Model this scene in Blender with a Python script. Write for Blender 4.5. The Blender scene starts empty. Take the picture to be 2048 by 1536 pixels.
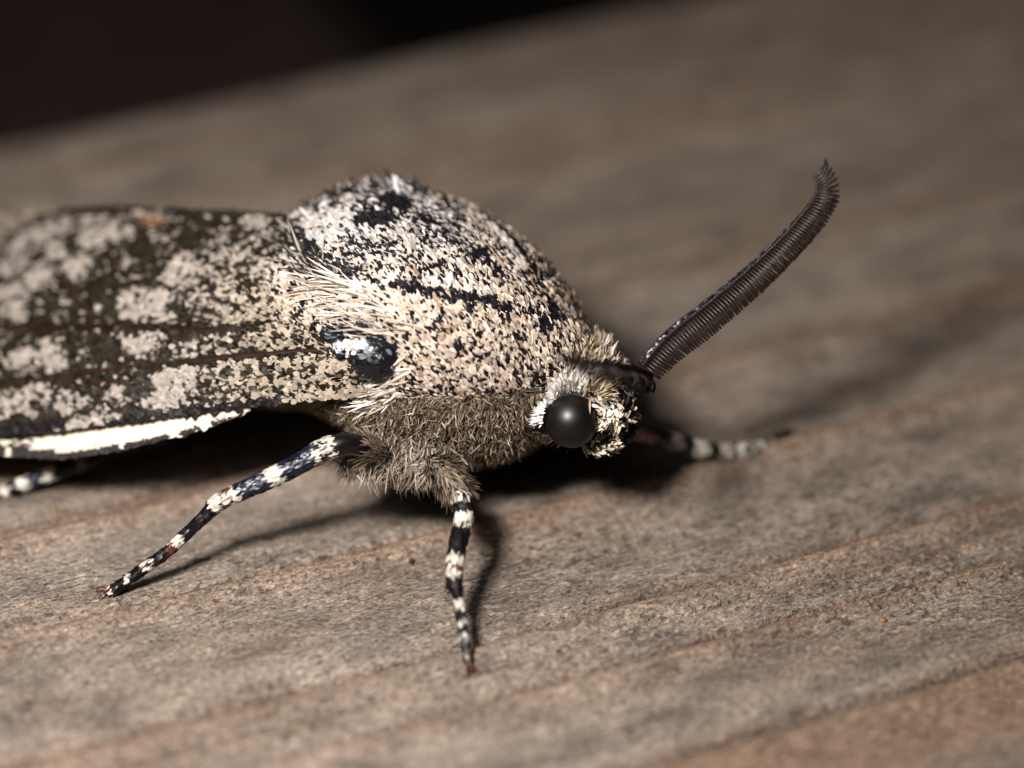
import bpy, math, random
import numpy as np
from mathutils import Matrix, Vector

# ------------------------------------------------------------------ camera, world, lights
scene = bpy.context.scene
scene.unit_settings.system = 'METRIC'
scene.unit_settings.scale_length = 0.01            # one unit is one centimetre
TH = math.radians(32.0)                            # how steeply the lens looks down
CT, ST = math.cos(TH), math.sin(TH)
DIST, PX = 12.0, 0.0015
TGT = np.array([0.0, 0.0, 0.535])
FWD = np.array([0, CT, -ST]); UPV = np.array([0, ST, CT]); RGT = np.array([1.0, 0, 0])
CAM = TGT - FWD * DIST
cd = bpy.data.cameras.new('camera'); co = bpy.data.objects.new('camera', cd)
scene.collection.objects.link(co)
co.location = CAM
co.rotation_euler = (math.pi / 2 - TH, 0, 0)
cd.sensor_width = 36; cd.lens = 36 * DIST / (2048 * PX)
cd.clip_start = 0.1; cd.clip_end = 500
cd.dof.use_dof = True; cd.dof.focus_distance = DIST - 0.02
cd.dof.aperture_fstop = 0.24
scene.camera = co

w = bpy.data.worlds.new('World'); scene.world = w; w.use_nodes = True
bg = w.node_tree.nodes['Background']
bg.inputs[0].default_value = (1.0, 0.85, 0.75, 1); bg.inputs[1].default_value = 0.002

def area(name, loc, target, radius, watts, col):
    l = bpy.data.lights.new(name, 'AREA'); l.shape = 'DISK'; l.size = radius * 2
    l.energy = watts; l.color = col
    o = bpy.data.objects.new(name, l); scene.collection.objects.link(o)
    o.location = loc
    o.rotation_euler = (Vector(target) - Vector(loc)).to_track_quat('-Z', 'Y').to_euler()
    return o
area('flash', (-1.65, -3.15, 4.6), (0.0, 0.2, 0.3), 0.5, 600, (1.0, 0.93, 0.87))
area('flash_diffuser', (-1.05, -1.25, 2.75), (0.1, 0.0, 0.4), 1.55, 17, (1.0, 0.93, 0.88))

scene.view_settings.view_transform = 'Standard'
scene.view_settings.look = 'None'
scene.view_settings.exposure = 0.0
scene.view_settings.gamma = 1.0
scene.view_settings.use_curve_mapping = False
scene.render.engine = 'CYCLES'
scene.cycles.max_bounces = 5

# ------------------------------------------------------------------ helpers
rng = np.random.default_rng(7)
COL = scene.collection

def P(px, py, d=0.0):
    """photograph position and depth behind the focal plane -> point in the place"""
    k = (DIST + d) / DIST
    return CAM + FWD * (DIST + d) + (RGT * ((px - 1024) * PX) - UPV * ((py - 768) * PX)) * k
def PG(px, py, z=0.0):
    dr = P(px, py) - CAM
    t = (z - CAM[2]) / dr[2]
    return CAM + dr * t
def proj(p):
    q = np.asarray(p) - CAM
    dep = q @ FWD
    x = q @ RGT / dep * DIST / PX + 1024
    y = 768 - q @ UPV / dep * DIST / PX
    return x, y, dep - DIST
def nrm(v):
    v = np.asarray(v, float)
    return v / np.maximum(np.linalg.norm(v, axis=-1, keepdims=True), 1e-9)

def _h(i, j, k, seed):
    n = (i.astype(np.int64) * 374761393 + j.astype(np.int64) * 668265263 + k.astype(np.int64) * 2147483647 + seed * 974711) & 0xffffffff
    n = ((n ^ (n >> 13)) * 1274126177) & 0xffffffff
    n = ((n ^ (n >> 16)) * 2246822519) & 0xffffffff
    n = n ^ (n >> 13)
    return (n & 0xffffff) / float(0xffffff)
def vn(p, seed=0):
    p = np.asarray(p, float)
    i = np.floor(p).astype(np.int64); f = p - i; f = f * f * (3 - 2 * f)
    r = 0
    for a in (0, 1):
        for b in (0, 1):
            for c in (0, 1):
                wgt = (f[..., 0] if a else 1 - f[..., 0]) * (f[..., 1] if b else 1 - f[..., 1]) * (f[..., 2] if c else 1 - f[..., 2])
                r = r + wgt * _h(i[..., 0] + a, i[..., 1] + b, i[..., 2] + c, seed)
    return r
def fbm(p, o=4, seed=0):
    s, a, t = 0, 1.0, 0
    p = np.asarray(p, float)
    for k in range(o):
        s = s + a * vn(p, seed + k); t += a; a *= .5; p = p * 2.03 + 11.7
    return s / t

# --- materials
def mat(name):
    m = bpy.data.materials.new(name); m.use_nodes = True
    nt = m.node_tree
    return m, nt, nt.nodes['Principled BSDF']
def N(nt, typ, **kw):
    n = nt.nodes.new(typ)
    for k, v in kw.items():
        if k in n.inputs: n.inputs[k].default_value = v
        else: setattr(n, k, v)
    return n
def simple(name, col, rough=.5, spec=.5, coat=0.0, noise=0.0, nscale=40, bump=0.0):
    m, nt, b = mat(name)
    b.inputs['Roughness'].default_value = rough
    b.inputs['Specular IOR Level'].default_value = spec
    b.inputs['Coat Weight'].default_value = coat
    b.inputs['Coat Roughness'].default_value = .12
    tc = N(nt, 'ShaderNodeTexCoord')
    nz = N(nt, 'ShaderNodeTexNoise', Scale=nscale, Detail=4.0)
    nt.links.new(tc.outputs['Object'], nz.inputs['Vector'])
    rp = N(nt, 'ShaderNodeValToRGB')
    rp.color_ramp.elements[0].position = .3; rp.color_ramp.elements[1].position = .7
    c = np.array(col)
    rp.color_ramp.elements[0].color = (*np.clip(c * (1 - noise), 0, 1), 1)
    rp.color_ramp.elements[1].color = (*np.clip(c * (1 + noise), 0, 1), 1)
    nt.links.new(nz.outputs['Fac'], rp.inputs['Fac'])
    nt.links.new(rp.outputs['Color'], b.inputs['Base Color'])
    if bump:
        bp = N(nt, 'ShaderNodeBump', Strength=1.0, Distance=bump)
        nt.links.new(nz.outputs['Fac'], bp.inputs['Height'])
        nt.links.new(bp.outputs['Normal'], b.inputs['Normal'])
    return m
def coat_mat(name, rough=.5, spec=.35):
    m, nt, b = mat(name)
    at = N(nt, 'ShaderNodeVertexColor', layer_name='col')
    nt.links.new(at.outputs['Color'], b.inputs['Base Color'])
    b.inputs['Roughness'].default_value = rough
    b.inputs['Specular IOR Level'].default_value = spec
    return m

M_SCALE = coat_mat('scale_coat', .4, .08)
M_HAIR = coat_mat('fur', .55, .25)
M_LEGSC = coat_mat('leg_scales', .36, .5)
M_SKIN = simple('dark_skin', (.03, .022, .018), .6, .3, noise=.4)
M_LEG = simple('leg_cuticle', (.006, .004, .005), .28, .5, noise=.3)
M_EYE = simple('eye', (.003, .0025, .003), .5, .0, coat=.6, noise=.2, nscale=150)
M_EYE.node_tree.nodes['Principled BSDF'].inputs['Coat IOR'].default_value = 1.75
M_EYE.node_tree.nodes['Principled BSDF'].inputs['Coat Roughness'].default_value = .40
M_CLAW = simple('claw', (.11, .02, .008), .25, .5, noise=.3)
M_BLACK = simple('black_gloss', (.005, .005, .008), .2, .6, coat=.4, noise=.3, nscale=60, bump=.008)
M_ANT = simple('antenna', (.013, .008, .008), .3, .5, noise=.4, nscale=60)
M_RAMI = simple('antenna_rami', (.020, .012, .009), .42, .45, noise=.35, nscale=60)
M_VEIN = simple('vein', (.022, .008, .005), .4, .4, noise=.5, nscale=12)
M_RVEIN = simple('red_vein', (.045, .016, .008), .4, .4, noise=.5, nscale=12)

# --- mesh output
MOTH = bpy.data.objects.new('moth', None)
BASE = np.array([-0.35, 0.30, 0.0])
MOTH.location = BASE
COL.objects.link(MOTH)
MOTH['label'] = 'pale furry moth flecked with black, standing on weathered grey wood'
MOTH['category'] = 'moth'

def link(name, me, m, parent=MOTH, stuff=False, smooth=False):
    o = bpy.data.objects.new(name, me)
    me.materials.append(m)
    COL.objects.link(o); o.parent = parent
    if stuff: o['kind'] = 'stuff'
    if smooth:
        me.polygons.foreach_set('use_smooth', np.ones(len(me.polygons), bool))
    return o
def mesh_np(name, V, F, cols=None, local=True):
    V = np.asarray(V, float).reshape(-1, 3)
    if local: V = V - BASE
    F = np.asarray(F, np.int32)
    me = bpy.data.meshes.new(name)
    me.vertices.add(len(V)); me.vertices.foreach_set('co', V.astype(np.float32).ravel())
    k = F.shape[1]
    me.loops.add(F.size); me.loops.foreach_set('vertex_index', F.ravel())
    me.polygons.add(len(F)); me.polygons.foreach_set('loop_start', np.arange(0, F.size, k, dtype=np.int32))
    me.update(calc_edges=True); me.validate()
    if cols is not None:
        a = me.color_attributes.new('col', 'FLOAT_COLOR', 'POINT')
        c = np.ones((len(V), 4), np.float32); c[:, :3] = cols
        a.data.foreach_set('color', c.ravel())
    return me
def grid_faces(nu, nv, closed_v=False):
    i, j = np.meshgrid(np.arange(nu - 1), np.arange(nv if closed_v else nv - 1), indexing='ij')
    a = i * nv + j; b = i * nv + (j + 1) % nv; c = (i + 1) * nv + (j + 1) % nv; d = (i + 1) * nv + j
    return np.stack([a, b, c, d], -1).reshape(-1, 4)
def smooth_path(pts, n):
    """Catmull-Rom through pts (k,m), n samples evenly spread by chord"""
    pts = np.asarray(pts, float); k = len(pts)
    ch = np.r_[0, np.cumsum(np.linalg.norm(np.diff(pts[:, :3], axis=0), axis=1) + 1e-9)]
    t = np.linspace(0, ch[-1], n)
    m = np.zeros_like(pts)
    for i in range(k):
        a, b = max(i - 1, 0), min(i + 1, k - 1)
        m[i] = (pts[b] - pts[a]) / (ch[b] - ch[a])
    i = np.clip(np.searchsorted(ch, t, 'right') - 1, 0, k - 2)
    h = (ch[i + 1] - ch[i])[:, None]; u = ((t - ch[i]) / h[:, 0])[:, None]
    return ((2 * u**3 - 3 * u**2 + 1) * pts[i] + (u**3 - 2 * u**2 + u) * h * m[i]
            + (-2 * u**3 + 3 * u**2) * pts[i + 1] + (u**3 - u**2) * h * m[i + 1])
def frames(C):
    T = nrm(np.gradient(C, axis=0))
    ref = np.array([0, 0, 1.0])
    B = np.zeros_like(T); b = nrm(np.cross(T[0], ref) + 1e-6)
    for i in range(len(T)):
        b = nrm(b - T[i] * (b @ T[i])); B[i] = b
    return T, B, np.cross(B, T)
def tube(C, R, k=10):
    C = np.asarray(C, float); R = np.asarray(R, float)
    T, B, U = frames(C)
    a = np.linspace(0, 2 * np.pi, k, endpoint=False)
    ring = (B[:, None] * np.cos(a)[None, :, None] + U[:, None] * np.sin(a)[None, :, None])
    V = C[:, None] + ring * R[:, None, None]
    return V.reshape(-1, 3), grid_faces(len(C), k, True), ring.reshape(-1, 3)
class Bag:
    def __init__(s): s.V, s.F, s.n = [], [], 0
    def add(s, V, F):
        s.V.append(np.asarray(V).reshape(-1, 3)); s.F.append(np.asarray(F) + s.n); s.n += len(s.V[-1])
    def mesh(s, name, local=True): return mesh_np(name, np.concatenate(s.V), np.concatenate(s.F), local=local)

def sphere(c, r, nu=28, nv=48, axis=None):
    th = np.linspace(.001, np.pi - .001, nu); ph = np.linspace(0, 2 * np.pi, nv, endpoint=False)
    T_, P_ = np.meshgrid(th, ph, indexing='ij')
    V = np.stack([np.sin(T_) * np.cos(P_), np.sin(T_) * np.sin(P_), np.cos(T_)], -1).reshape(-1, 3) * np.asarray(r)
    return V + c, grid_faces(nu, nv, True)[:, ::-1]
SPAT = np.array([.35, .8, 1.0, .86, .30]); HAIR = np.array([.7, 1.0, .85, .55, .1]); LEAF = np.array([.4, .9, 1.0, .7, .1])
def scales(name, pos, nor, dirn, L, W, lift, curl, col, m, parent, prof=SPAT, twist=0.0, cup=0.12, tipc=None, bend=None):
    n = len(pos); ks = len(prof)
    pos = np.asarray(pos); nor = nrm(nor); dirn = nrm(dirn - nor * np.sum(dirn * nor, -1, keepdims=True))
    side = np.cross(nor, dirn)
    if twist:
        a = rng.normal(0, twist, n)[:, None]
        side = side * np.cos(a) + nor * np.sin(a)
    L = np.broadcast_to(L, n)[:, None]; W = np.broadcast_to(W, n)[:, None]
    lift = np.broadcast_to(lift, n)[:, None]; curl = np.broadcast_to(curl, n)[:, None]
    V = np.zeros((n, ks, 2, 3)); C = np.zeros((n, ks, 2, 3))
    jit = nrm(rng.normal(0, 1, (n, 3)))
    for i in range(ks):
        t = i / (ks - 1)
        c = pos + dirn * (t * L * np.cos(lift)) + nor * (L * (t * np.sin(lift) - curl * t * t))
        if bend is not None: c = c + jit * (bend * t * t) * L
        hw = W * prof[i] * .5
        V[:, i, 0] = c - side * hw + nor * hw * cup; V[:, i, 1] = c + side * hw + nor * hw * cup
        cc = col * (0.86 + .14 * t)
        if tipc is not None and t > .7: cc = tipc
        C[:, i, 0] = cc; C[:, i, 1] = cc
    f = []
    for i in range(ks - 1):
        f.append([2 * i, 2 * i + 1, 2 * i + 3, 2 * i + 2])
    F = (np.arange(n)[:, None, None] * ks * 2 + np.array(f)[None]).reshape(-1, 4)
    me = mesh_np(name, V.reshape(-1, 3), F, C.reshape(-1, 3))
    return link(name, me, m, parent, stuff=True)
def sample_mesh(V, F, Nv, n):
    T = np.concatenate([F[:, [0, 1, 2]], F[:, [0, 2, 3]]])
    A = np.linalg.norm(np.cross(V[T[:, 1]] - V[T[:, 0]], V[T[:, 2]] - V[T[:, 0]]), axis=1)
    idx = rng.choice(len(T), n, p=A / A.sum())
    r1, r2 = np.sqrt(rng.random(n)), rng.random(n)
    wts = np.stack([1 - r1, r1 * (1 - r2), r1 * r2], -1)
    t = T[idx]
    return (V[t] * wts[..., None]).sum(1), nrm((Nv[t] * wts[..., None]).sum(1))
def vert_normals(V, F):
    fn = np.cross(V[F[:, 2]] - V[F[:, 0]], V[F[:, 3]] - V[F[:, 1]])
    n = np.zeros_like(V)
    for k in range(4): np.add.at(n, F[:, k], fn)
    return nrm(n)
def seg_dist(x, y, pl):
    """distance in photograph pixels to a polyline"""
    d = np.full(np.shape(x), 1e9)
    for (x0, y0), (x1, y1) in zip(pl[:-1], pl[1:]):
        l2 = (x1 - x0)**2 + (y1 - y0)**2
        t = np.clip(((x - x0) * (x1 - x0) + (y - y0) * (y1 - y0)) / l2, 0, 1)
        d = np.minimum(d, np.hypot(x - x0 - t * (x1 - x0), y - y0 - t * (y1 - y0)))
    return d
def sstep(a, b, x):
    t = np.clip((x - a) / (b - a), 0, 1); return t * t * (3 - 2 * t)

# ------------------------------------------------------------------ the board
GA = math.atan2(*(PG(900, 1057) - PG(0, 1290))[[1, 0]])      # grain direction
GU = np.array([math.cos(GA), math.sin(GA), 0]); GV = np.array([-math.sin(GA), math.cos(GA), 0])
lines_px = [(0, 1290, 1.0, .030), (900, 1300, 1.0, .032), (1430, 1280, .9, .026), (1720, 1411, 1.0, .035), (0, 1086, 1.0, .03),
            (400, 1500, .6, .02), (1150, 995, .4, .012), (1500, 690, .7, .03), (1200, 560, .5, .04), (1200, 300, .6, .05), (700, 330, .7, .05), (1700, 180, .5, .05), (200, 330, .3, .05)]
lines = [(float(PG(x, y) @ GV), a, s) for x, y, a, s in lines_px]
V_EDGE = float((PG(0, 258) @ GV + PG(1024, 42) @ GV) / 2)
def wood_height(u, v):
    n2 = lambda a, b, s: fbm(np.stack([u * a, v * b, u * 0 + s], -1), 4, int(s))
    vw = v + .05 * (n2(.45, .6, 3) - .5) + .018 * (n2(1.6, 2.5, 5) - .5)
    h = .035 * (n2(.25, 2.2, 11) - .5) + .028 * (n2(.5, 7.0, 17) - .5) + .012 * (n2(1.5, 26, 23) - .5) + .006 * (n2(12, 40, 29) - .5)
    ln = np.zeros_like(u); halo = np.zeros_like(u)
    for c, a, s in lines:
        x = (vw - c) / s
        brk = sstep(.25, .5, n2(.7, .4, int(abs(c) * 50) + 31))
        g = np.exp(-np.abs(x)**2.6) * a * (.72 + .28 * brk)
        h = h - .05 * np.exp(-(x - .4)**2 * 2) * a + .03 * np.exp(-((x + 1.6) / 1.3)**2) * a
        ln = np.maximum(ln, g)
        halo = np.maximum(halo, a * np.exp(-np.abs((x + 1.0) / 2.2)**2) * (.4 + .6 * brk))
    halo = np.maximum(halo, sstep(lines[3][0] + .01, lines[3][0] - .05, vw) * sstep(lines[3][0] - .5, lines[3][0] - .2, vw))
    return h, ln, halo
def wood_sheet():
    us = np.r_[np.linspace(-16, -3.2, 14), np.linspace(-3.1, 4.2, 400), np.linspace(4.4, 16, 14)]
    vs = np.r_[np.linspace(-8, -2.3, 8), np.linspace(-2.2, V_EDGE - .25, 560), V_EDGE - np.array([.2, .15, .11, .08, .055, .035, .02, .01, .003])]
    u, v = np.meshgrid(us, vs, indexing='ij')
    h, ln, halo = wood_height(u, v)
    e = np.clip(V_EDGE - v, 0, .25)                              # rounded far arris
    h = h - .12 * (1 - np.sqrt(np.clip(1 - ((.22 - np.minimum(e, .22)) / .22)**2, 0, 1)))
    # the wood dips a hair around nothing: keep the feet level at zero
    V = np.stack([u, v, h], -1).reshape(-1, 3)
    F = grid_faces(len(us), len(vs))
    c = np.stack([ln.ravel(), h.ravel() * 8 + .5, halo.ravel()], -1)
    nu, nv = len(us), len(vs)
    # sides and bottom
    edge = []
    edge += [(i, nv - 1) for i in range(nu)]
    base = len(V)
    loop = [i * nv + nv - 1 for i in range(nu)] + [(nu - 1) * nv + j for j in range(nv - 2, -1, -1)] + [i * nv for i in range(nu - 2, -1, -1)] + [j for j in range(1, nv - 1)]
    low = V[loop].copy(); low[:, 2] = -2.6
    side = [[loop[i], base + i, base + (i + 1) % len(loop), loop[(i + 1) % len(loop)]] for i in range(len(loop))]
    V = np.concatenate([V, low]); c = np.concatenate([c, np.full((len(low), 3), .4)])
    F = np.concatenate([F, np.array(side)])
    return V, F, c
def wood_mat():
    m, nt, b = mat('weathered_wood')
    L = nt.links.new
    tc = N(nt, 'ShaderNodeTexCoord')
    def noise(sx, sy, sz, scale, detail=5.0, rough=.55, dist=0.0):
        mp = N(nt, 'ShaderNodeMapping'); mp.inputs['Scale'].default_value = (sx, sy, sz)
        L(tc.outputs['Object'], mp.inputs['Vector'])
        n = N(nt, 'ShaderNodeTexNoise', Scale=scale, Detail=detail, Roughness=rough, Distortion=dist)
        L(mp.outputs['Vector'], n.inputs['Vector'])
        return n.outputs['Fac']
    def ramp(f, stops):
        r = N(nt, 'ShaderNodeValToRGB'); cr = r.color_ramp
        while len(cr.elements) < len(stops): cr.elements.new(.5)
        for e, (p, c) in zip(cr.elements, stops):
            e.position = p; e.color = (*c, 1) if len(c) == 3 else c
        L(f, r.inputs['Fac']); return r.outputs['Color']
    def mix(fac, a, bb, typ='MIX'):
        x = N(nt, 'ShaderNodeMix', data_type='RGBA', blend_type=typ)
        if isinstance(fac, float): x.inputs[0].default_value = fac
        else: L(fac, x.inputs[0])
        for s, i in ((a, 6), (bb, 7)):
            if isinstance(s, tuple): x.inputs[i].default_value = (*s, 1)
            else: L(s, x.inputs[i])
        return x.outputs[2]
    def math_(op, a, bb):
        x = N(nt, 'ShaderNodeMath', operation=op)
        for s, i in ((a, 0), (bb, 1)):
            if isinstance(s, (int, float)): x.inputs[i].default_value = s
            else: L(s, x.inputs[i])
        return x.outputs[0]
    g = lambda v: (v, v, v)
    bands = ramp(noise(.22, 2.2, 1, 1.0, 4), [(.25, (.205, .163, .134)), (.42, (.335, .283, .238)), (.55, (.275, .224, .185)), (.75, (.395, .335, .28))])
    warm = ramp(noise(.5, 3.0, 1, 1.3, 4, .6), [(.45, g(0)), (.68, g(1))])
    base = mix(math_('MULTIPLY', warm, .4), bands, (.29, .205, .145))
    blot = ramp(noise(1.5, 3.2, 1, 2.2, 5, .65), [(.36, g(.62)), (.6, g(1.2))])
    base = mix(1.0, base, blot, 'MULTIPLY')
    # fibres and grains
    fib = ramp(noise(12, 60, 1, 1.3, 5, .7), [(.3, g(.72)), (.52, g(1.0)), (.72, g(1.22))])
    base = mix(1.0, base, fib, 'MULTIPLY')
    grn = ramp(noise(48, 80, 48, 1.2, 3, .75, .6), [(.34, g(.16)), (.45, g(.80)), (.55, g(1.08)), (.66, g(1.9))])
    base = mix(.95, base, mix(1.0, base, grn, 'MULTIPLY'))
    # mould specks
    sp = math_('MULTIPLY', ramp(noise(15, 27, 15, 1.4, 3, .6), [(.56, g(0)), (.63, g(1))]), ramp(noise(.9, 2.2, 1, 1.4, 3), [(.42, g(0)), (.60, g(1))]))
    base = mix(math_('MULTIPLY', sp, .75), base, (.05, .045, .042))
    tan = ramp(noise(9, 16, 9, 1.2, 2, .5), [(.68, g(0)), (.76, g(1))])
    base = mix(math_('MULTIPLY', tan, .5), base, (.36, .25, .14))
    # brown seams
    at = N(nt, 'ShaderNodeVertexColor', layer_name='col')
    sep = N(nt, 'ShaderNodeSeparateColor'); L(at.outputs['Color'], sep.inputs[0])
    ln = math_('MULTIPLY', sep.outputs[0], ramp(noise(3, 14, 1, 1.0, 4), [(.25, g(.65)), (.5, g(1.0))]))
    fb = ramp(noise(8, 70, 1, 1.3, 4, .7), [(.35, g(0)), (.65, g(1))])
    base = mix(math_('MULTIPLY', sep.outputs[2], .62), base, mix(1.0, (.30, .185, .115), mix(1.0, fib, grn, 'MULTIPLY'), 'MULTIPLY'))
    seam = mix(fb, (.035, .015, .010), (.105, .054, .034))
    base = mix(ln, base, seam)
    L(base, b.inputs['Base Color'])
    b.inputs['Roughness'].default_value = .72
    b.inputs['Specular IOR Level'].default_value = .3
    hsum = math_('ADD', math_('MULTIPLY', noise(48, 80, 48, 1.2, 3, .75, .6), .5), math_('MULTIPLY', noise(12, 60, 1, 1.3, 5, .7), .8))
    hsum = math_('SUBTRACT', hsum, math_('MULTIPLY', sp, .3))
    bp = N(nt, 'ShaderNodeBump', Strength=1.0, Distance=.020)
    L(hsum, bp.inputs['Height']); L(bp.outputs['Normal'], b.inputs['Normal'])
    return m
M_WOOD = wood_mat()
V, F, C = wood_sheet()
board = link('weathered_board', mesh_np('weathered_board', V, F, C, local=False), M_WOOD, None, smooth=True)
board.rotation_euler = (0, 0, GA)
board['kind'] = 'structure'
def ground_z(p):
    u, v = np.array([p @ GU]), np.array([p @ GV])
    return float(wood_height(u, v)[0][0])

# a neighbouring timber beyond the gap, sunk lower, ending short of the middle
def far_timber():
    e = PG(735, 40, -1.5)
    u1 = float(e @ GU); v0 = V_EDGE + 1.2
    us = np.r_[np.linspace(-14, u1 - .3, 40), u1 - np.array([.2, .1, .04, 0.0])]; vs = np.linspace(v0, v0 + 9, 30)
    u, v = np.meshgrid(us, vs, indexing='ij')
    z = -1.5 + .08 * (fbm(np.stack([u * .4, v * 3, u * 0], -1), 3, 5) - .5) - .1 * np.clip((u - u1 + .15) / .15, 0, 1)**2
    V = np.stack([u, v, z], -1).reshape(-1, 3); nu, nv = len(us), len(vs)
    F = grid_faces(nu, nv)
    loop = [i * nv + nv - 1 for i in range(nu)] + [(nu - 1) * nv + j for j in range(nv - 2, -1, -1)] + [i * nv for i in range(nu - 2, -1, -1)] + [j for j in range(1, nv - 1)]
    low = V[loop].copy(); low[:, 2] = -4.5; base = len(V)
    side = [[loop[i], base + i, base + (i + 1) % len(loop), loop[(i + 1) % len(loop)]] for i in range(len(loop))]
    V = np.concatenate([V, low]); F = np.concatenate([F, side])
    me = mesh_np('far_timber', V, F, np.full((len(V), 3), .3), local=False)
    o = link('background_timber', me, simple('dark_timber', (.04, .026, .022), .8, .2, noise=.3, nscale=3), None, smooth=True)  # one even dark brown base colour with slight noise
    o.rotation_euler = (0, 0, GA); o['kind'] = 'structure'
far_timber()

# ------------------------------------------------------------------ the moth's body: one loft
HD = math.radians(-30)
EF = np.array([math.cos(HD), math.sin(HD), 0]); EL = np.array([-math.sin(HD), math.cos(HD), 0]); EZ = np.array([0, 0, 1.0])
HC = np.array([.234, .05, 0])
def LW(s, l, z): return HC + EF * s + EL * l + EZ * z
def to_loc(p):
    q = np.asarray(p) - HC
    return q @ EF, q @ EL, q[..., 2]
def mirror(p):
    p = np.asarray(p); q = (p - HC) @ EL
    return p - 2 * q[..., None] * EL if p.ndim > 1 else p - 2 * q * EL
ST_ = np.array([  # s, zc, half width, up, down
    [.135, .40, .004, .004, .004], [.125, .40, .045, .05, .05], [.085, .41, .085, .085, .08], [.02, .435, .112, .115, .10], [-.05, .46, .14, .145, .13],
    [-.12, .49, .19, .175, .165], [-.20, .51, .265, .22, .265], [-.35, .54, .345, .275, .36], [-.55, .56, .395, .315, .36],
    [-.75, .565, .385, .335, .33], [-.90, .545, .345, .315, .32], [-1.0, .50, .32, .29, .31], [-1.12, .44, .31, .23, .27],
    [-1.6, .36, .27, .20, .20], [-2.2, .30, .19, .15, .14], [-2.65, .24, .07, .06, .06], [-2.72, .235, .005, .005, .005]])
def body():
    S = smooth_path(ST_, 170); k = 96
    a = np.linspace(0, 2 * np.pi, k, endpoint=False)
    ca, sa = np.cos(a), np.sin(a)
    e = 2 / 2.25
    cx = np.sign(ca) * np.abs(ca)**e; sx = np.sign(sa) * np.abs(sa)**e
    w_ = np.abs(S[:, 2:3]) * cx; z_ = S[:, 1:2] + np.where(sx > 0, np.abs(S[:, 3:4]), np.abs(S[:, 4:5])) * sx
    V = HC + S[:, 0, None, None] * EF + w_[..., None] * EL + z_[..., None] * EZ
    V = V.reshape(-1, 3)
    F = grid_faces(len(S), k, True)
    Nn = vert_normals(V, F)
    c = np.repeat((HC + S[:, 0:1] * EF + S[:, 1:2] * EZ), k, axis=0)
    if np.sum((V - c) * Nn) < 0: F = F[:, ::-1]; Nn = -Nn
    V = V + Nn * (.02 * (fbm(V * 9, 3, 3) - .5))[:, None]
    return V, F, Nn
BV, BF, BN = body()
BODY = link('body', mesh_np('body', BV, BF), M_SKIN, MOTH, smooth=True)
bx, by, bd = proj(BV)
facing = np.sum(BN * (CAM - BV), 1) > 0
def surf(px, py):
    i = np.argmin(np.hypot(bx - px, by - py) + np.where(facing, 0, 1e6))
    return BV[i], BN[i]

# ---- scale coat of the thorax
SP, SN = sample_mesh(BV, BF, BN, 170000)
ls, ll, lz = to_loc(SP)
near = np.where((ll > 0)[:, None], mirror(SP), SP)                 # both flanks carry the same marks
mx, my, md = proj(near)
side_edge = np.interp(mx, [450, 640, 800, 900, 1000, 1080, 1120], [800, 800, 792, 795, 790, 770, 755])
dors = (ls < -.035) & (ls > -1.03) & (my < side_edge + 8 * rng.normal(0, 1, len(mx)))
p, n_ = SP[dors], SN[dors]; x, y = mx[dors], my[dors]; l_ = ll[dors]; s_ = ls[dors]
k = len(p)
nz = fbm(p * 34, 2, 9); nz2 = fbm(p * 5, 3, 19)
pb = .25 + .7 * (nz - .47) + .14 * (nz2 - .5) + .02 * sstep(560, 430, y)
pb += .16 * sstep(1060, 1180, x - (y - 600) * .3)
L_black = [((790, 575), (850, 590), (950, 606), (1015, 628)), ((700, 560), (640, 525), (590, 470)), ((1000, 500), (1040, 530))]
pb = np.where(seg_dist(x, y, L_black[0]) < 9, .92, pb)
pb = np.where(seg_dist(x, y, L_black[1]) < 20, .85, pb)
pb = np.where(((x - 758) / 42)**2 + ((y - 447) / 17)**2 < 1, 1, pb)
pb = np.where(((x - 1027) / 26)**2 + ((y - 520) / 22)**2 < 1, .97, pb)
for cx_, cy_, r_ in ((1095, 662, 24), (960, 522, 14), (880, 545, 13), (720, 600, 12), (1060, 640, 14), (1140, 600, 14)):
    pb = np.where(np.hypot(x - cx_, (y - cy_) * 1.6) < r_, .8, pb)
wb = np.minimum(seg_dist(x, y, [(860, 568), (930, 582), (985, 590)]) , seg_dist(x, y, [(620, 565), (700, 590), (800, 560)]))
pb = np.where(wb < 11, pb * .35, pb)
pb = np.where(np.hypot((x - 655) / 60, (y - 445) / 45) < 1, pb * .3, pb)
pb += .2 * (np.abs(l_) < .02 + .03 * nz2) * (s_ < -.3)
black = rng.random(k) < pb
cool = sstep(600, 470, y + 60 * (nz2 - .5))[:, None]
cream = np.array([.78, .65, .545]) * (1 - cool) + np.array([.66, .63, .61]) * cool
cream = cream * (.5 + .58 * rng.random((k, 1)))
tan_ = rng.random(k) < .12
cream[tan_] *= np.array([.72, .62, .52])
white = (wb < 11) & (rng.random(k) < .8)
cream[white] = np.array([.80, .76, .72]) * (.85 + .1 * rng.random((white.sum(), 1)))
bl = np.array([.010, .009, .011]) * (.6 + 1.2 * rng.random((k, 1)))
bl[rng.random(k) < .06] = (.010, .012, .024)
colr = np.where(black[:, None], bl, cream)
dirn = -EF + .55 * EZ * np.sign(.75 - lz[dors])[:, None] * sstep(0, .3, np.abs(lz[dors] - .78))[:, None] + .35 * EZ - .25 * np.sign(l_)[:, None] * EL + rng.normal(0, .28, (k, 3))
Ls = np.where(black, .025, .032) * (.75 + .5 * rng.random(k)) * (1 + .35 * sstep(1000, 1180, x))
Ws = .0108 * (.7 + .6 * rng.random(k)) * np.where(black, .95, 1)
lift = np.radians(21) + rng.normal(0, .20, k) + .05 * black
scales('thorax_scales', p + n_ * (.003 + .0035 * black)[:, None], n_, dirn, Ls, Ws, lift, .18 + .1 * rng.random(k), colr, M_SCALE, BODY, SPAT, twist=.3)

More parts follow.
